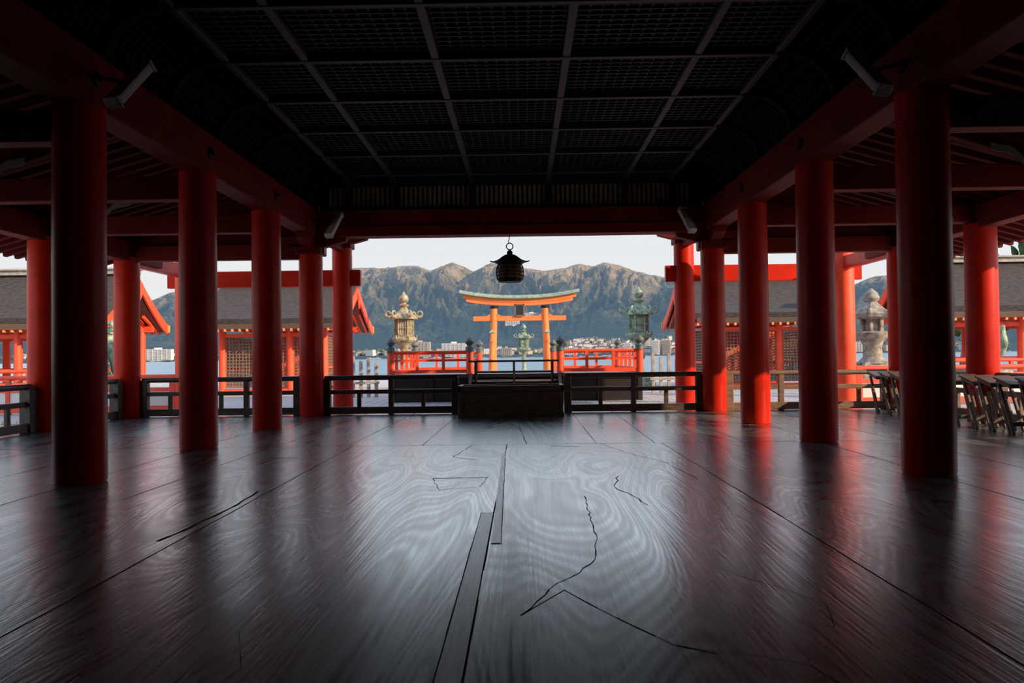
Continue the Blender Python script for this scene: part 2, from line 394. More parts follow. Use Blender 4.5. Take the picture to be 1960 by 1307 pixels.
# slat transom
q=B(); q.b2(-3.85,3.85,16.10,16.16,4.05,4.75)
q.mi=1
x=-3.6
while x<3.6:
    q.b2(x-.028,x+.028,16.02,16.08,4.10,4.56); x+=.095
q.mi=0
for x in (-3.2,-2.28,-.76,.76,2.28,3.2): q.b2(x-.06,x+.06,15.97,16.1,4.05,4.62)
q.b2(-3.8,3.8,15.95,16.1,4.55,4.64); q.b2(-3.8,3.8,15.95,16.1,4.06,4.13)
q.obj('wall_front',[CEILM,SLATM],kind='structure',label='slatted transom above the front lintel')
# roofs over
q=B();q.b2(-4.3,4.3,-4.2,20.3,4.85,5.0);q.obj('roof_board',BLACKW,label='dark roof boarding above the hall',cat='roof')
q=B();q.b2(-4.2,4.2,16.3,20.2,4.32,4.40);q.obj('eave_soffit',REDB,label='red boarded eave soffit over the terrace',cat='roof')
for sx in (-1,1):
    r=root('aisle_roof','sloping red raftered roof over the side aisle','roof',(0,0,0))
    q=B();q.prism([(sx*3.95,4.66),(sx*9.3,3.16),(sx*9.3,3.30),(sx*3.95,4.82)],-4.2,17.4,'y');q.obj('roof_boarding',REDR,r)
    q=B();q.beam((sx*3.95,0,4.61),(sx*9.25,0,3.12),.10,.11);first=q.obj('rafter',REDR,r,loc=(0,5,0))
    y=5.33
    while y<17.4: dup(first,(0,y,0),parent=r); y+=.33
    q=B();q.b2(sx*3.95,sx*4.05,-4.2,16.1,4.1,4.9);q.obj('wall_upper_%s'%('left' if sx<0 else 'right'),BLACKW,kind='structure',label='dark boarding above the long beam')
B().b2(-9.3,9.3,-4.3,-4.2,0,5).obj('wall_back',BLACKW,kind='structure',label='unseen dark side wall added to keep light off the columns')
B().b2(-9.0,-8.9,-4.2,8.0,0,4).obj('wall_left',BLACKW,kind='structure',label='unseen dark side wall added to keep light off the columns')  # out-of-view wall, added to cut side light on the near columns
B().b2(8.9,9.0,-4.2,8.0,0,4).obj('wall_right',BLACKW,kind='structure',label='unseen dark side wall added to keep light off the columns')  # matching added light-blocking wall on the other flank
# ---------------------------------------------------------------- railings (dark)
def railing(p0,p1,posts,mat,label,name='railing',group=None,h=.74,z=0,thick=.05,endpost=.07,strut=True,bot=.10,mid=.46,caps=False,white=False):
    p0=Vector(p0);p1=Vector(p1);Ln=(p1-p0).length;c=(p0+p1)/2;a=math.atan2(p1.y-p0.y,p1.x-p0.x)
    r=root(name,label,'railing',(c.x,c.y,z),a,group)
    H=Ln/2
    B().bar((-H-.05,0,h),(H+.05,0,h),thick,12).obj('top_rail',mat,r,smooth=True)
    B().b2(-H,H,-.04,.04,mid-.042,mid+.042).obj('middle_rail',mat,r,bev=.006)
    B().b2(-H,H,-.06,.06,bot-.08,bot+.06).obj('bottom_rail',mat,r,bev=.008)
    for i in range(posts):
        x=-H+Ln*i/(posts-1); e=endpost if i in (0,posts-1) else .05
        B().b2(x-e,x+e,-e,e,0,h-.03 if not(i in (0,posts-1)) else h+.0).obj('post',mat,r,bev=.008)
        if strut and i<posts-1:
            xm=x+Ln/(posts-1)/2; B().b2(xm-.04,xm+.04,-.03,.03,bot+.05,mid-.03).obj('strut',mat,r,bev=.006)
    if white: B().b2(-H,H,-.02,.02,bot+.05,mid-.03).obj('white_panel',WHITE,r)
    return r
D1='low dark weathered timber railing between columns'
for x0,x1,n in ((-3.72,-1.15,3),(1.1,3.72,3),(-7.4,-4.32,4),(4.32,7.4,4)):
    railing((x0,16.12,0),(x1,16.12,0),n,DKWOOD if x1<4 else BRWOOD,D1 if x1<4 else 'low timber railing between columns in a lit brown tone',group='hall railings')  # right bay uses lighter wood: its lit look is put into the colour
for sx in (-1,1):
    for y0,y1 in ((13.55,15.65),(10.75,12.85),(7.95,10.05)):
        railing((sx*7.75,y0,0),(sx*7.75,y1,0),3,DKWOOD if sx<0 else BRWOOD,'low dark timber railing along the side aisle',group='hall railings',endpost=.09)  # right side again takes the wood with the lit tone
# ---------------------------------------------------------------- offertory box
r=root('offertory_box','long dark brown timber offertory box standing in the railing gap','box',(-.02,15.5,0))
B().b2(-.97,.97,-.40,.40,.06,.50).obj('body',BOXW,r,bev=.012)
B().b2(-1.0,1.0,-.44,.44,0,.08).obj('plinth',BOXW,r,bev=.012)
q=B();q.b2(-1.0,1.0,-.45,-.37,.48,.59);q.b2(-1.0,1.0,.37,.45,.48,.59);q.b2(-1.0,-.93,-.45,.45,.48,.59);q.b2(.93,1.0,-.45,.45,.48,.59);q.obj('rim',BOXW,r,bev=.01)
for i in range(6):
    y=-.31+.62*i/5; q=B();q.b2(-.93,.93,y-.028,y+.028,.50,.56);q.obj('slat',BRWOOD,r,bev=.01)
for x in (-.95,.95):
    q=B();q.b2(x-.03,x+.03,-.415,-.395,.08,.48);q.obj('corner_batten',BOXW,r)
r=root('offering_stand','tall slim brown timber stand behind the offertory box','stand',(.03,16.45,0))
B().b2(-.92,.92,-.16,.16,1.02,1.06).obj('top',BRWOOD,r,bev=.006)
for x in (-.78,0,.78):
    for y in (-.13,.13): B().b2(x-.022,x+.022,y-.022,y+.022,0,1.02).obj('leg',BRWOOD if x else PALE,r)
B().b2(-.80,.80,-.14,-.10,.80,.84).obj('crossbar',BRWOOD,r)
B().b2(-.80,.80,-.15,.15,.60,.63).obj('shelf',BRWOOD,r)
# ---------------------------------------------------------------- hanging lantern
r=root('hanging_lantern','black iron hanging lantern with wide flared roof, hung from the lintel','lantern',(-.02,15.9,2.62));r.scale=(.87,.87,.88)
q=B();q.lathe([(.25,-.02),(.27,0),(.285,.02),(.275,.05)],12);q.obj('base',IRON,r)
q=B();q.lathe([(.24,.04),(.265,.14),(.265,.26),(.235,.38)],12);q.obj('inner_panel',LPAPER,r)
q=B()
def lr_(z): return .285+ .02*math.sin(math.pi*min(1,max(0,(z-.03)/.36))) -.03*(z>.36)
for i in range(24):
    a=2*math.pi*i/24
    q.tube([(lr_(z)*math.cos(a),lr_(z)*math.sin(a),z) for z in (.03,.12,.21,.30,.40)],.013 if i%4==0 else .007,4)
for z in (.05,.13,.21,.29,.38):
    q.tube([(lr_(z)*math.cos(a),lr_(z)*math.sin(a),z) for a in [2*math.pi*k/24 for k in range(25)]],.010,4)
q.obj('lattice_body',IRON,r)
q=B();q.lathe([(.28,.385),(.37,.425),(.375,.445),(.31,.47),(.24,.51),(.17,.565),(.10,.60),(.04,.61)],12)
for i in range(6):
    a=math.pi/3*i;c,s=math.cos(a),math.sin(a)
    q.tube([(c*.30,s*.30,.46),(c*.37,s*.37,.435),(c*.41,s*.41,.445),(c*.45,s*.45,.460)],[.02,.018,.014,.01],6)
q.obj('roof',IRON,r)
q=B();q.lathe([(.05,.60),(.07,.63),(.06,.67),(.03,.70),(.012,.72)],12);q.obj('finial',IRON,r,smooth=True)
q=B();q.tube([(.075*math.cos(t),0,.785+.075*math.sin(t)) for t in [2*math.pi*i/20 for i in range(21)]],.012,6);q.obj('ring',IRON,r,smooth=True)
q=B();q.tube([(0,0,.85),(-.03,0,.89),(-.01,0,.94),(0,0,1.07)],.010,6);q.obj('hook',IRON,r)
# ---------------------------------------------------------------- fluorescent lamps
def lamp(loc,sx):
    r=root('fluorescent_lamp','slanted pale grey boxy fluorescent lamp fixed near the column top','lamp',loc)
    d=Vector((-sx*.14,.48,.56)).normalized()*.33
    n=Vector((-sx*.8,-.45,-.1)).normalized()
    w=.145
    o=n*.035
    B().beam(-d,d,w,.08).obj('housing',GREYM,r,bev=.01)
    q=B();q.beam(-d*.88+o,d*.88+o,w*.86,.09);q.obj('cover',GLASSM,r,bev=.02)
    q=B();q.bar(-d*.8+o*2.4,d*.8+o*2.4,.018,10);q.obj('tube',TUBEM,r,smooth=True)
    for s in (-1,1):
        q=B();q.beam(d*s*.90+o*.6,d*s*1.0+o*.6,w*1.1,.13);q.obj('end_cap',GREYM,r,bev=.015)
    q=B();q.bar((0,0,0),(sx*.40,0.02,.10),.018,8);q.obj('mounting_arm',IRON,r)
for sx in (-1,1):
    for y in (7.4,15.5): lamp((sx*3.42,y,3.72),sx)
# ---------------------------------------------------------------- folding stools
def stool(loc,rz,first=[None]):
    if first[0] is not None: 
        return dup(first[0],loc,rz)
    r=root('folding_stool','folded brown timber stool with slanted legs and worn seat','stool',loc,rz,'folding stools along the aisle')
    q=B();q.box((0,0,.715),(.50,.40,.026),(.24,0,0));q.obj('seat',STOOLW,r,bev=.004)
    q=B();q.box((0,0,.675),(.46,.34,.030),(.24,0,0));q.obj('seat_frame',DKWOOD,r,bev=.004)
    for x in (-.21,.21):
        q=B();q.beam((x,-.19,.0),(x,.13,.68),.035,.048);q.obj('leg',STOOLW,r,bev=.004)
        q=B();q.beam((x*.84,-.05,.0),(x*.84,.17,.52),.030,.042);q.obj('leg',DKWOOD,r,bev=.004)
    q=B();q.beam((-.21,-.13,.14),(.21,-.13,.14),.03,.05);q.obj('stretcher',STOOLW,r)
    q=B();q.beam((-.18,.0,.12),(.18,.0,.12),.03,.05);q.obj('stretcher',DKWOOD,r)
    first[0]=r;return r
for y in (10.7,11.15,11.6,12.05,12.5,14.0,14.42,14.84,15.26):
    stool((7.04+random.uniform(-.02,.02),y,0),random.uniform(-.04,.04))
# ---------------------------------------------------------------- terrace deck
q=B()
x=-26
while x<26:
    q.b2(x,x+.285,16.75,45,-.16,-.10);x+=.30
q.b2(-26,26,16.75,45,-.35,-.17)
for X in range(-24,25,6):
    for Y in (18,26,34,44): q.b2(X-.15,X+.15,Y-.15,Y+.15,-3.4,-.3)
q.obj('terrace_deck',DECKM,label='broad weathered timber plank terrace over the water',cat='deck')
q=B();x=-2.4
while x<2.3: q.b2(x,x+.285,45,56,-.16,-.10);x+=.30
q.b2(-2.4,2.4,45,56,-.35,-.17)
for Y in (48,55):
    for X in (-2,2): q.b2(X-.15,X+.15,Y-.15,Y+.15,-3.4,-.3)
q.obj('pier_deck',DECKM,label='narrow timber plank pier projecting to the sea',cat='deck')
# ---------------------------------------------------------------- raised stage
st=root('raised_stage','black lacquered raised dance stage with red balustrade on the terrace','stage',(0,24.5,-.1))
q=B();q.b2(-3.5,3.5,-2.6,2.6,.66,.76);q.obj('platform',DKWOOD,st,bev=.01)
q=B();q.b2(-3.4,3.4,-2.5,2.5,0,.66);
for X in (-3.4,-2.3,-1.24,1.24,2.3,3.4): q.b2(X-.06,X+.06,-2.54,-2.48,0,.66)
q.obj('base',BLACKW,st)
def giboshi(parent,x,y,z,h):
    B().lathe([(.10,0),(.10,h)],20,(x,y,z)).obj('post',REDS,parent,smooth=True)
    B().lathe([(.112,0),(.115,.03),(.112,.12),(.12,.13),(.07,.17),(.065,.19),(.11,.23),(.128,.28),(.11,.33),(.05,.38),(.012,.42)],20,(x,y,z+h-.10)).obj('post_cap',DKPAT,parent,smooth=True)
for Y in (-2.5,2.5):
    for X in (-3.4,-1.24,1.24,3.4): giboshi(st,X,Y,.74,.72)
def rail3(parent,p0,p1,n):
    p0=Vector(p0);p1=Vector(p1)
    B().bar(p0+Vector((0,0,.62)),p1+Vector((0,0,.62)),.048,10).obj('top_rail',REDS,parent,smooth=True)
    B().beam(p0+Vector((0,0,.40)),p1+Vector((0,0,.40)),.06,.06).obj('middle_rail',REDS,parent)
    B().beam(p0+Vector((0,0,.10)),p1+Vector((0,0,.10)),.10,.09).obj('bottom_rail',REDS,parent)
    for i in range(1,n):
        p=p0.lerp(p1,i/n);B().b2(p.x-.04,p.x+.04,p.y-.04,p.y+.04,p.z+.1,p.z+.60).obj('baluster',REDS,parent)
for Y in (-2.5,2.5):
    rail3(st,(-3.4,Y,.74),(-1.24,Y,.74),3);rail3(st,(1.24,Y,.74),(3.4,Y,.74),3)
for X in (-3.4,3.4): rail3(st,(X,-2.5,.74),(X,2.5,.74),5)
for i in range(4):
    q=B();q.b2(-1.15,1.15,-2.62-.3*(4-i),-2.62-.3*(3-i)+.04,.15*(i+1)-.05,.15*(i+1));q.obj('step',BRWOOD,st,bev=.008)
for x in (-1.2,1.2):
    q=B();q.prism([(-3.85,0),(-2.6,0),(-2.6,.74),(-2.75,.74),(-3.85,.16)],x-.04,x+.04,'x');q.obj('stair_stringer',BLACKW,st)
# ---------------------------------------------------------------- bronze lanterns
def bronze_lantern(loc,mat,s=1,label=''):
    r=root('bronze_lantern',label,'lantern',loc); r.scale=(s,s,s)
    q=B();q.lathe([(.62,0),(.62,.12),(.52,.16),(.50,.30),(.34,.36)],6);q.obj('base',mat,r,bev=.01)
    q=B();q.lathe([(.30,.34),(.20,.45),(.16,.60),(.15,1.0),(.20,1.06),(.22,1.12),(.20,1.18),(.15,1.24),(.15,1.50),(.19,1.62),(.30,1.74),(.36,1.80)],24);q.obj('stem',mat,r,smooth=True)
    q=B();q.lathe([(.30,1.76),(.42,1.84),(.50,1.90),(.52,1.98),(.44,2.02),(.40,2.06)],6)
    for i in range(6):
        a=math.pi/3*i;q.bar((.50*math.cos(a),.50*math.sin(a),1.95),(.50*math.cos(a),.50*math.sin(a),2.10),.03,6)
    q.obj('platform',mat,r,bev=.008)
    q=B();q.lathe([(.30,2.05),(.32,2.1),(.32,2.68),(.36,2.75)],6);q.obj('firebox_core',mat,r)
    q=B()
    for i in range(6):
        a0=math.pi/3*i;a1=a0+math.pi/3
        P0=Vector((math.cos(a0),math.sin(a0),0))*.365;P1=Vector((math.cos(a1),math.sin(a1),0))*.365
        q.bar(P0+Vector((0,0,2.05)),P0+Vector((0,0,2.74)),.03,6)
        for k in (1,2,3):
            m=P0.lerp(P1,k/4);q.bar(m+Vector((0,0,2.12)),m+Vector((0,0,2.66)),.012,4)
        for z in (2.10,2.38,2.68): q.bar(P0+Vector((0,0,z)),P1+Vector((0,0,z)),.022,4)
    q.obj('firebox_frame',mat,r)
    q=B();q.lathe([(.54,2.74),(.57,2.78),(.52,2.84),(.38,2.94),(.26,3.05),(.15,3.16),(.12,3.22),(.16,3.26)],6);q.obj('roof',mat,r,bev=.008)
    for i in range(6):
        a=math.pi/3*i;c,s_=math.cos(a),math.sin(a)
        pts=[(c*.42,s_*.42,2.94),(c*.54,s_*.54,2.86)]
        for k in range(10):
            t=-math.pi/2+ k*math.pi*1.45/9; rr=.13-.005*k
            pts.append((c*(.62+rr*math.cos(t)),s_*(.62+rr*math.cos(t)),2.96+rr*math.sin(t)))
        q=B();q.tube(pts,[.05]*4+[.045-.002*k for k in range(len(pts)-4)],6);q.obj('roof_scroll',mat,r,smooth=True)
    q=B();q.lathe([(.10,3.22),(.20,3.27),(.22,3.31),(.10,3.36),(.08,3.40),(.17,3.46),(.20,3.55),(.16,3.66),(.08,3.74),(.02,3.84)],20);q.obj('finial',mat,r,smooth=True)
bronze_lantern((-4.5,32,-.1),BRONZEG,1,'sunlit golden brown bronze lantern with scrolled roof')
bronze_lantern((4.84,32,-.1),BRONZE,1.02,'green patinated bronze lantern with scrolled roof')
bronze_lantern((.30,50,-.1),BRONZE,.84,'small green bronze lantern at the end of the pier')
# fences
def fence(cx,cy,w):
    r=root('barrier_fence','weathered grey upright timber barrier on the terrace','fence',(cx,cy,-.1))
    n=4
    for i in range(n):
        x=-w/2+w*i/(n-1);B().b2(x-.05,x+.05,-.05,.05,0,(1.28,1.14,1.24,1.08)[i]).obj('post',PALE,r,bev=.008)
    for z in (.45,):B().b2(-w/2-.1,w/2+.1,-.08,-.03,z-.04,z+.04).obj('crossbar',PALE,r)
fence(-4.75,25.2,.72);fence(4.75,25.8,.75)
# red balustrades with white boards
for sx in (-1,1):
    r=railing((sx*8.0,18.8,0),(sx*14.5,18.8,0),6,REDS,'red balustrade with white boards beside the terrace',name='balustrade',h=.86,z=-.1,thick=.05,bot=.12,mid=.56,white=True,strut=False)
    railing((sx*12.5,23.6,0),(sx*24,23.6,0),7,REDS,'red balustrade of the side gallery',name='balustrade',h=.95,z=-.1,thick=.05,bot=.12,mid=.56,white=True,strut=False)
# ---------------------------------------------------------------- bark roofed buildings
def pavilion(cx,cy,hx,hy,ze,zr,px,py,nb,label,latt=True,ov=.8):
    r=root('bark_roofed_pavilion',label,'building',(cx,cy,-.1))
    ze+=.1;zr+=.1
    def prof(off,t):
        return ze+off+(zr-ze)*(t**1.25)
    N=10
    top=[(-hy+hy*i/N,prof(.0,i/N)) for i in range(N+1)]+[(hy*i/N,prof(.0,1-i/N)) for i in range(1,N+1)]
    bot=[(y*.985,z-.24) for y,z in top][::-1]
    q=B();q.prism(top+bot,-hx,hx,'x');q.obj('bark_roof',BARK,r)
    q=B();q.prism([(y,z-.20) for y,z in top]+[(y*.97,z-.36) for y,z in top][::-1],-hx+.1,hx-.1,'x');q.obj('eave_edge',BARKE,r)
    q=B();q.b2(-hx-.05,hx+.05,-.22,.22,zr-.05,zr+.12);q.b2(-hx-.1,hx+.1,-.3,.3,zr+.10,zr+.16);q.obj('ridge_cap',PALE,r,bev=.01)
    for s in (-1,1):
        q=B();q.prism([(y*1.02,z-.12) for y,z in top]+[(y*1.0,z-.46) for y,z in top][::-1],s*(hx+.0),s*(hx+.07),'x');q.obj('bargeboard',REDS,r)
        q=B();q.prism([(-.22,zr-.35),(.22,zr-.35),(.14,zr-.75),(0,zr-.95),(-.14,zr-.75)],s*(hx+.07),s*(hx+.12),'x');q.obj('gable_pendant',REDS,r)
        for e in (-1,1):
            q=B();q.b2(s*(hx+.065),s*(hx+.10),e*hy-.12*e,e*hy+.03*e,ze-.38,ze-.1);q.obj('gold_fitting',GOLD,r)
        q=B();q.prism([(-py,ze-.2),(py,ze-.2),(0,zr-.4)],s*px,s*(px-.05),'x');q.obj('gable_wall',REDB,r)
        q=B();q.b2(s*px-.06,s*px+.06,-py,py,ze-.32,ze-.1);q.b2(s*px-.06,s*px+.06,-.08,.08,ze-.2,zr-.4);q.obj('gable_beam',REDS,r)
    q=B()
    x=-hx+.15
    while x<hx-.1:
        for s in (-1,1):
            q.mi=0;q.beam((x,s*(hy-.12),ze-.40),(x,s*py*.6,ze-.40+(hy-py*.6)*.42),.08,.09)
            q.mi=1;q.b2(x-.036,x+.036,s*(hy-.13),s*(hy-.08),ze-.44,ze-.35)
        x+=.26
    o=q.obj('rafter',[REDS,GOLD],r,kind='stuff')
    xs=[-px+2*px*i/nb for i in range(nb+1)]
    for x in xs:
        for s in (-1,1):
            B().lathe([(.13,0),(.13,ze-.25)],16,(x,s*py,0)).obj('post',REDS,r,smooth=True)
    for s in (-1,1):
        B().b2(-px-.4,px+.4,s*py-.09,s*py+.09,ze-.36,ze-.14).obj('head_beam',REDS,r)
        B().b2(-px,px,s*py-.07,s*py+.07,ze-.62,ze-.5).obj('tie_beam',REDS,r)
        B().b2(-px,px,s*py-.1,s*py+.1,0,.16).obj('ground_sill',REDS,r)
        B().b2(s*px-.08,s*px+.08,-py,py,ze-.36,ze-.14).obj('end_beam',REDS,r)
        B().b2(s*px-.07,s*px+.07,-py,py,.86,.95).obj('end_rail',REDS,r)
    if latt:
        for i in range(nb):
            x0=xs[i]+.14;x1=xs[i+1]-.14
            q=B();q.lattice(x0,x1,.24,ze-.64,-py,int((x1-x0)/.11),int((ze-.9)/.11),.032,.04);q.obj('lattice_screen',LATT,r)
            B().b2(x0,x1,-py+.06,-py+.08,.2,.6).obj('lower_board',WHITE,r)
        for s in (-1,1):
            q=B();q.lattice(-py+.14,py-.14,.24,ze-.64,0,22,16,.032,.04)
            o=q.obj('lattice_screen',LATT,r,loc=(s*px,0,0),rz=math.pi/2)
        B().b2(-px,px,py-.1,py-.05,.2,ze-.5).obj('rear_wall',REDS,r)
    else:
        for s in (-1,1):
            B().bar((-px,s*py,.95),(px,s*py,.95),.06,8).obj('rail',REDS,r)
            B().b2(-px,px,s*py-.04,s*py+.04,.62,.70).obj('rail',REDS,r)
            B().b2(-px,px,s*py-.03,s*py+.03,.16,.5).obj('lower_board',WHITE,r)
    return r
for sx in (-1,1):
    pavilion(sx*8.8,31,2.62,3.0,2.55,3.97,1.85,2.0,3,'red lattice walled music pavilion with thick grey bark roof')
    pavilion(sx*19.5,27,6.7,2.3,2.5,4.1,6.1,1.6,5,'open red gallery with long grey bark roof and red gable',latt=False)
# ---------------------------------------------------------------- stone lantern
r=root('stone_lantern','large weathered granite lantern on stepped stone base','lantern',(9.72,22,-.1));r.scale=(1.0,1.0,.875)
q=B();q.lathe([(.95,0),(.95,.35),(.75,.36),(.75,.80),(.6,.81),(.55,1.0),(.45,1.1)],4,a0=math.pi/4);q.obj('pedestal',STONE,r,bev=.02)
q=B();q.lathe([(.42,1.05),(.36,1.12),(.25,1.25),(.24,1.60),(.30,1.75),(.42,1.88),(.44,2.0),(.36,2.04)],20);q.obj('stem',STONE,r,smooth=True)
q=B()
for i in range(6):
    a=math.pi/3*i;q.bar((.27*math.cos(a),.27*math.sin(a),2.02),(.27*math.cos(a),.27*math.sin(a),2.44),.05,6)
q.lathe([(.22,2.02),(.22,2.44)],6);q.obj('firebox',STONE,r)
q=B();q.lathe([(.30,2.42),(.54,2.48),(.60,2.58),(.50,2.64),(.34,2.76),(.20,2.90),(.12,2.98)],6)
for i in range(6):
    a=math.pi/3*i;c,s_=math.cos(a),math.sin(a);q.tube([(c*.45,s_*.45,2.62),(c*.56,s_*.56,2.57),(c*.63,s_*.63,2.62),(c*.62,s_*.62,2.70),(c*.56,s_*.56,2.70)],[.06,.07,.06,.045,.03],6)
q.obj('roof',STONE,r)
q=B();q.lathe([(.12,2.94),(.19,3.02),(.20,3.12),(.15,3.24),(.02,3.38)],16);q.obj('finial',STONE,r,smooth=True)
# ---------------------------------------------------------------- guardian lions
def lion(loc,rz):
    r=root('guardian_lion','green bronze seated guardian lion on a stone pedestal','statue',loc,rz)
    q=B();q.lathe([(.85,0),(.85,.3),(.7,.32),(.7,.72),(.78,.75),(.78,.85)],4,a0=math.pi/4);q.obj('pedestal',STONE,r,bev=.02)
    me=bpy.data.meshes.new('body')
    V=[(0,.30,1.05),(0,.15,1.30),(0,-.05,1.60),(0,-.18,1.88),(0,-.28,2.12),(0,-.50,2.10),
       (.16,-.12,1.65),(.17,-.22,1.25),(.17,-.26,.90),(.17,-.38,.88),
       (-.16,-.12,1.65),(-.17,-.22,1.25),(-.17,-.26,.90),(-.17,-.38,.88),
       (.22,.22,1.10),(.28,-.02,1.15),(.26,.12,.90),(.26,-.12,.88),
       (-.22,.22,1.10),(-.28,-.02,1.15),(-.26,.12,.90),(-.26,-.12,.88),
       (0,.45,1.1),(0,.55,1.40),(0,.45,1.72),(0,.55,1.9)]
    E=[(0,1),(1,2),(2,3),(3,4),(4,5),(2,6),(6,7),(7,8),(8,9),(2,10),(10,11),(11,12),(12,13),(0,14),(14,15),(15,16),(16,17),(0,18),(18,19),(19,20),(20,21),(0,22),(22,23),(23,24),(24,25)]
    R=[.24,.25,.27,.22,.21,.12,.13,.09,.08,.07,.13,.09,.08,.07,.17,.12,.08,.07,.17,.12,.08,.07,.07,.12,.14,.04]
    me.from_pydata(V,E,[]);me.materials.append(BRONZE)
    o=bpy.data.objects.new('body',me);COL.objects.link(o);o.parent=r
    m=o.modifiers.new('skin','SKIN')
    for i,rr in enumerate(R): me.skin_vertices[0].data[i].radius=(rr,rr)
    me.skin_vertices[0].data[0].use_root=True
    o.modifiers.new('sub','SUBSURF').levels=2
    q=B()
    for i in range(14):
        a=2*math.pi*i/14;q.lathe([(.02,-.06),(.08,-.02),(.08,.04),(.02,.08)],8,(math.cos(a)*.22,-.20+.04*math.sin(a*2),2.12+math.sin(a)*.20))
    q.obj('mane',BRONZE,r,smooth=True)
    for s in (-1,1):
        q=B();q.lathe([(.07,0),(.05,.08),(.01,.14)],8,(s*.15,-.22,2.28));q.obj('ear',BRONZE,r,smooth=True)
lion((-11.9,23,-.1),math.radians(150));lion((12.6,21.8,-.1),math.radians(210))
# ---------------------------------------------------------------- torii
SEA=-2.45
tr=root('torii_gate','great orange torii gate with bark roof standing in the sea','gate',(-.3,160,SEA))
for s in (-1,1):
    q=B();q.tube([(s*5.55,0,-1.5),(s*5.5,0,0),(s*5.35,.05,5),(s*5.15,0,10),(s*5.05,0,13.2)],[1.05,.92,.72,.66,.62],20);q.obj('main_pillar',ORANGE,tr,smooth=True)
    q=B();q.lathe([(.75,13.0),(.85,13.1),(.85,13.45),(.75,13.5)],20,(s*5.05,0,0));q.obj('pillar_collar',IRON,tr,smooth=True)
    for f in (-1,1):
        q=B();q.tube([(s*5.5,f*4.3,-1.5),(s*5.4,f*4.0,3),(s*5.35,f*3.9,8.0)],[.55,.48,.42],14);q.obj('support_pillar',ORANGE,tr,smooth=True)
        q=B();q.lathe([(.75,8.0),(.8,8.1),(.1,8.7)],4,(s*5.35,f*3.9,0),a0=math.pi/4);q.obj('pillar_cap',TORROOF,tr)
    for z in (3.2,6.6):
        q=B();q.b2(s*5.4-.2,s*5.4+.2,-5.1,5.1,z-.35,z+.35);q.obj('side_tie',ORANGE,tr,bev=.03)
q=B();q.b2(-9.2,9.2,-.3,.3,10.5,11.45);q.obj('tie_beam',ORANGE,tr,bev=.04)
for s in (-1,1):
    for t in (-1,1):
        q=B();q.prism([(s*5.1+t*.7,11.45),(s*5.1+t*1.6,11.45),(s*5.1+t*.7,11.9)],-.32,.32,'y');q.obj('wedge',ORANGE,tr)
def swe(x,z0,k): return z0+k*(abs(x)/12)**2.2
def sweep(xh,zb,zt,w,k,endlean=0):
    q=B();n=24;vs=[];fs=[]
    for i in range(n+1):
        x=-xh+2*xh*i/n
        for (yy,zz) in ((-w,zb),(w,zb),(w,zt),(-w,zt)):
            xx=x*(1+endlean*(zz-zb)/xh); vs.append((xx,yy,swe(x,zz,k)))
    for i in range(n):
        for j in range(4):
            a=i*4+j;c=i*4+(j+1)%4;fs.append((a,c,c+4,a+4))
    fs.append((0,1,2,3));fs.append((4*n+3,4*n+2,4*n+1,4*n))
    return q.add(vs,fs)
KC=1.2
sweep(10.6,13.5,14.1,.5,KC).obj('lower_lintel',ORANGE,tr)
sweep(11.3,14.1,14.85,.62,KC).obj('upper_lintel',ORANGE,tr)
def roofsweep():
    q=B();n=24;vs=[];fs=[];P=((-1.3,14.85),(1.3,14.85),(1.3,15.05),(.25,15.6),(-.25,15.6),(-1.3,15.05))
    for i in range(n+1):
        x=-11.9+23.8*i/n
        for yy,zz in P: vs.append((x,yy,swe(x,zz,KC)))
    for i in range(n):
        for j in range(6):
            a=i*6+j;c=i*6+(j+1)%6;fs.append((a,c,c+6,a+6))
    fs.append(tuple(range(6)));fs.append(tuple(6*n+5-j for j in range(6)));return q.add(vs,fs)
roofsweep().obj('bark_roof',TORROOF,tr)
q=B();q.b2(-.8,.8,-.6,-.4,11.5,13.7);q.obj('plaque',BLACKW,tr)
q=B();q.b2(-.95,.95,-.65,-.58,13.6,13.85);q.b2(-.95,.95,-.65,-.58,11.35,11.6);q.b2(-.95,-.75,-.65,-.58,11.4,13.8);q.b2(.75,.95,-.65,-.58,11.4,13.8);q.obj('plaque_frame',BRWOOD,tr)
# ---------------------------------------------------------------- sea
q=B();q.add([(-6000,40,SEA),(6000,40,SEA),(6000,2600,SEA),(-6000,2600,SEA),(-6000,16,SEA),(6000,16,SEA)],[(0,1,2,3),(4,5,1,0)]);q.obj('sea',SEAM,label='calm blue inland sea',cat='sea',kind='stuff')
# ---------------------------------------------------------------- mountains
PF=[(-1.2,.02),(-.65,.034),(-.552,.052),(-.474,.072),(-.435,.085),(-.37,.095),(-.26,.108),(-.201,.113),(-.172,.112),(-.149,.114),(-.13,.1145),(-.114,.107),(-.099,.113),(-.086,.118),(-.073,.113),(-.06,.1065),(-.049,.111),(-.038,.116),(-.025,.113),(0,.110),(.029,.1048),(.051,.1085),(.073,.114),(.088,.110),(.104,.1145),(.123,.110),(.14,.104),(.162,.0985),(.185,.094),(.26,.094),(.325,.087),(.406,.081),(.44,.094),(.52,.0975),(.62,.099),(1.2,.09)]
def prof(u):
    for i in range(len(PF)-1):
        if PF[i][0]<=u<=PF[i+1][0]:
            t=(u-PF[i][0])/(PF[i+1][0]-PF[i][0]);t=t*t*(3-2*t)*.5+t*.5;return PF[i][1]*(1-t)+PF[i+1][1]*t
    return .03
def ss(a,b_,x):
    t=max(0,min(1,(x-a)/(b_-a)));return t*t*(3-2*t)
Y0,YR=1500,4200
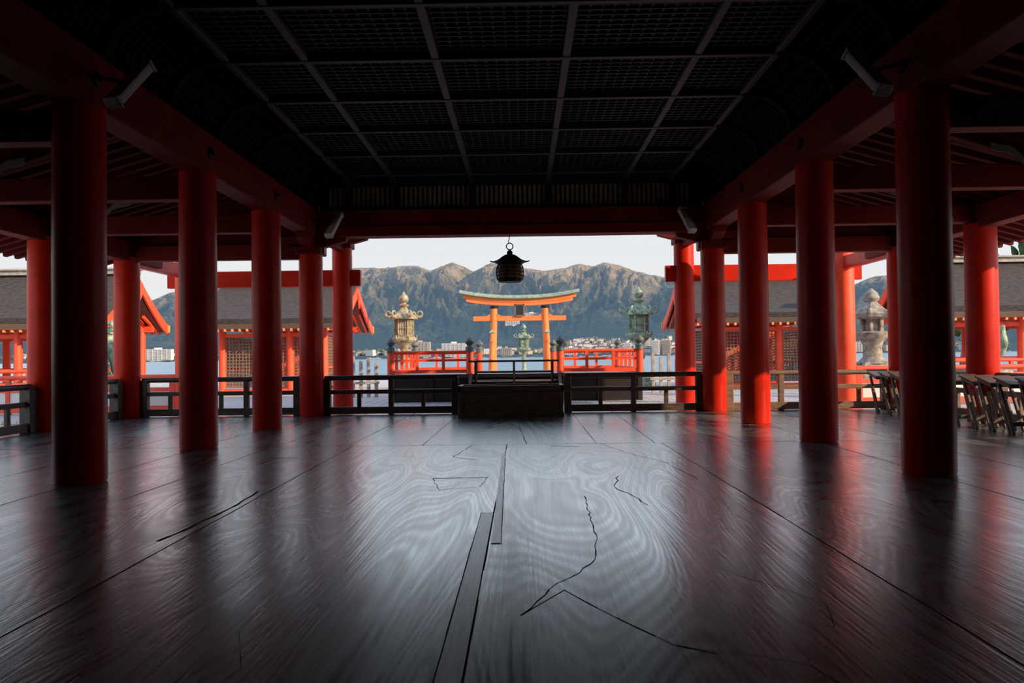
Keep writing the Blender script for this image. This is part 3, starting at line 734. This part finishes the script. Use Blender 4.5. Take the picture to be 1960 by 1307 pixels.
def H(u,y):
    t=(y-Y0)/(YR-Y0)
    k=.55+.45*ss(-.02,.10,u)
    lo=SEA+ss(0,.02,t)*5+74*k*ss(.0,.34,t)*(1+.35*noise.noise((u*14,y*.002,3)))
    s=ss(.16,1.0,t)
    Hr=prof(u)*YR
    uu=u+.014*noise.noise((u*20,t*5,9))+.006*noise.noise((u*60,t*12,4))
    rid=0;a=1;fq=1
    for k in range(7):
        rid+=a*(1-2*abs(noise.noise((uu*21*fq+k*7,t*3.4*fq+.3*k,2.1*k+1))));a*=.60;fq*=2.0
    sp=(rid-1.40)*.36*min(1,2.4*s*(1-s)+.07)
    h=lo*(1-s)+Hr*(s+sp*(.35+.65*s))
    if t>1: h=Hr*(1-(t-1)*1.6)
    lim=prof(u)*y*.98
    if h>lim and t<1: h=lim+(h-lim)*.20
    return h
q=B();nu,nv=860,240
vs=[];fs=[]
for j in range(nv+1):
    y=Y0+(YR*1.12-Y0)*j/nv
    for i in range(nu+1):
        u=-1.0+2.0*i/nu
        u=u*(.33+.67*abs(u)) 
        vs.append((u*y,y,H(u,y)))
for j in range(nv):
    for i in range(nu):
        a=j*(nu+1)+i;fs.append((a,a+1,a+nu+2,a+nu+1))
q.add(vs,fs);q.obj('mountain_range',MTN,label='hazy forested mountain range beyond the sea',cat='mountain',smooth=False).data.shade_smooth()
# ---------------------------------------------------------------- town
def apartment(w,d,h,fl):
    q=B();q.mi=0;q.b2(-w/2,w/2,-d/2,d/2,-4,h)
    q.b2(-w*.12,w*.1,-d*.3,d*.3,h,h+3)
    for i in range(fl):
        z=h*(i+.35)/fl
        q.mi=1;q.b2(-w/2+.8,w/2-.8,-d/2-.1,-d/2+.1,z,z+h/fl*.5)
        q.mi=0;q.b2(-w/2,w/2,-d/2-1.2,-d/2,z-.5,z+.1)
    q.mi=0
    for k in range(1,6):
        x=-w/2+w*k/6;q.b2(x-.25,x+.25,-d/2-1.2,-d/2,0,h)
    return q
AP='white balconied apartment block by the far shore'
def place(u,y): return (u*y+0.21,y,H(u,y))
for u,y,w,h,fl,m in ((-.085,1522,46,26,7,HA),(-.127,1525,38,27,6,HT),(.117,1530,10,24,8,HA),(.130,1530,14,23,8,HA),(.141,1540,9,27,9,HA),(.165,1530,13,25,8,HA),(.178,1528,16,25,8,HT),(.155,1560,9,27,9,HA),(-.455,1525,54,22,5,HA),(-.02,1530,22,15,4,HT),(-.16,1560,20,14,4,HT),(.06,1530,24,14,4,HA),(.42,1530,30,18,5,HA)):
    o=apartment(w,12,h,fl).obj('apartment_block',[m,HWIN],loc=place(u,y),label=AP if m is HA else 'tan balconied apartment block by the far shore',cat='building',group='far shore apartment blocks')
for u,e in ((-.012,.038),(.012,.043)):
    y=1700
    while H(u,y)/y<e and y<3600:y+=10
    apartment(42 if u<0 else 56,14,14 if u<0 else 26,3 if u<0 else 6).obj('hillside_hotel',[HA,HWIN],loc=(u*y,y,H(u,y)-1),label='large white hotel block on the wooded hillside',cat='building')
def house(k):
    q=B();w,d,h=((11,9,6.5),(14,9,7),(9,9,11),(17,10,11))[k];q.mi=0;q.b2(-w/2,w/2,-d/2,d/2,-3,h)
    q.mi=1
    if k<3:q.prism([(-w/2-.6,h-.1),(w/2+.6,h-.1),(0,h+2.4)],-d/2-.5,d/2+.5,'y')
    else:q.b2(-w/2-.3,w/2+.3,-d/2-.3,d/2+.3,h,h+.6)
    q.mi=2
    for i in range(3):
        x=-w/2+w*(i+.5)/3;q.b2(x-.7,x+.7,-d/2-.06,-d/2+.05,1.0,2.4)
        if h>5.6:q.b2(x-.7,x+.7,-d/2-.06,-d/2+.05,4,5.3)
    return q
temps=[]
for k in range(4):
    for m in ((HW,HT) if k<3 else (HW,)):
        temps.append(house(k).obj('town_house',[m,HG,HWIN],loc=place(.05+.01*len(temps),1600),label='small pale house in the distant town',cat='house',group='distant town houses'))
for i in range(288):
    rr=random.random()
    if rr<.52:u=random.uniform(.055,.20)
    elif rr<.72:u=random.uniform(-.22,.055)
    elif rr<.84:u=random.uniform(.19,.55)
    else:u=random.uniform(-.65,-.2)
    y=1545+ (370 if .05<u<.3 else 170)*random.random()**1.2
    dup(random.choice(temps),place(u,y),random.uniform(-.5,.5))
q=B()
for i in range(1100):
    u=random.uniform(-.66,.6);y=1550+(420 if u>.04 else 260)*random.random();x0,y0,z0=place(u,y);rr=random.uniform(2.5,6.5)
    q.lathe([(rr*.5,-2),(rr,rr*.4),(rr*.8,rr*.9),(rr*.3,rr*1.2)],7,(x0,y0,z0),a0=random.random())
q.obj('shore_trees',SHTREE,label='dark green trees along the far shore',cat='trees',kind='stuff',smooth=True)
# ---------------------------------------------------------------- near tree
def tree(loc,s):
    r=root('pine_tree','tall green tree rising behind the gallery roof','tree',loc)
    B().tube([(0,0,0),(.3,0,3*s),(-.2,.2,6*s),(.2,0,8*s)],[.45,.35,.25,.1],10).obj('trunk',TRUNK,r,smooth=True)
    q=B()
    for i in range(420):
        a=random.uniform(0,6.28);z=random.uniform(3.5,9.5)*s;rad=(3.4*(1-abs(z/s-6)/4.2)+.5)*random.random()**.5
        c=Vector((rad*math.cos(a),rad*math.sin(a),z));e=(random.uniform(0,3),random.uniform(0,3),random.uniform(0,3))
        q.lathe([(.05,-.1),(.5,0),(.35,.15),(.05,.25)],6,M=Matrix.Translation(c)@Euler(e).to_matrix().to_4x4())
    q.obj('foliage',FOLI,r,kind='stuff')
tree((31,46,-.6),.95);tree((35,45,-.6),1.0);tree((27.5,50,-.6),.85)
q=B();q.lathe([(14,-2.4),(12,-1),(10,-.5),(3,-.4)],24);q.obj('wooded_bank',STONE,loc=(31.5,48,0),label='rocky bank at the water edge',cat='ground',smooth=True)
# ---------------------------------------------------------------- light
sd=Vector((.80,-.44,.36)).normalized()
l=bpy.data.lights.new('sun','SUN');l.energy=6.3;l.angle=.012;l.color=(1,.75,.48)
o=bpy.data.objects.new('sun',l);COL.objects.link(o);o.rotation_euler=(-sd).to_track_quat('-Z','Y').to_euler();o.location=(30,-20,30)
w=bpy.data.worlds.new('sky');SC.world=w;w.use_nodes=True;nt=w.node_tree;N=nt.nodes;L=nt.links
bg=N['Background'];tc=N.new('ShaderNodeTexCoord');sp=N.new('ShaderNodeSeparateXYZ');L.new(tc.outputs['Generated'],sp.inputs[0])
cr=N.new('ShaderNodeValToRGB');e=cr.color_ramp.elements
e[0].position=.0;e[0].color=(.88,.86,.82,1);e[1].position=.75;e[1].color=(.55,.75,1.1,1)
x=e.new(.15);x.color=(.80,.83,.87,1);x=e.new(.24);x.color=(1.30,1.52,1.78,1);x=e.new(.5);x.color=(.9,1.15,1.50,1)  # sky above the view brightened, added fill light for the floor
L.new(sp.outputs['Z'],cr.inputs[0]);L.new(cr.outputs[0],bg.inputs['Color']);bg.inputs['Strength'].default_value=1.0
# ---------------------------------------------------------------- camera
cam=bpy.data.cameras.new('camera');co_=bpy.data.objects.new('camera',cam);COL.objects.link(co_)
cam.sensor_width=36;cam.lens=28.29;cam.clip_end=20000;cam.clip_start=.05
co_.location=(.21,0,1.15)
co_.rotation_euler=(Matrix.Rotation(math.radians(.744),3,'Z')@Matrix.Rotation(math.radians(91.0),3,'X')@Matrix.Rotation(math.radians(-.7),3,'Z')).to_euler()
SC.camera=co_
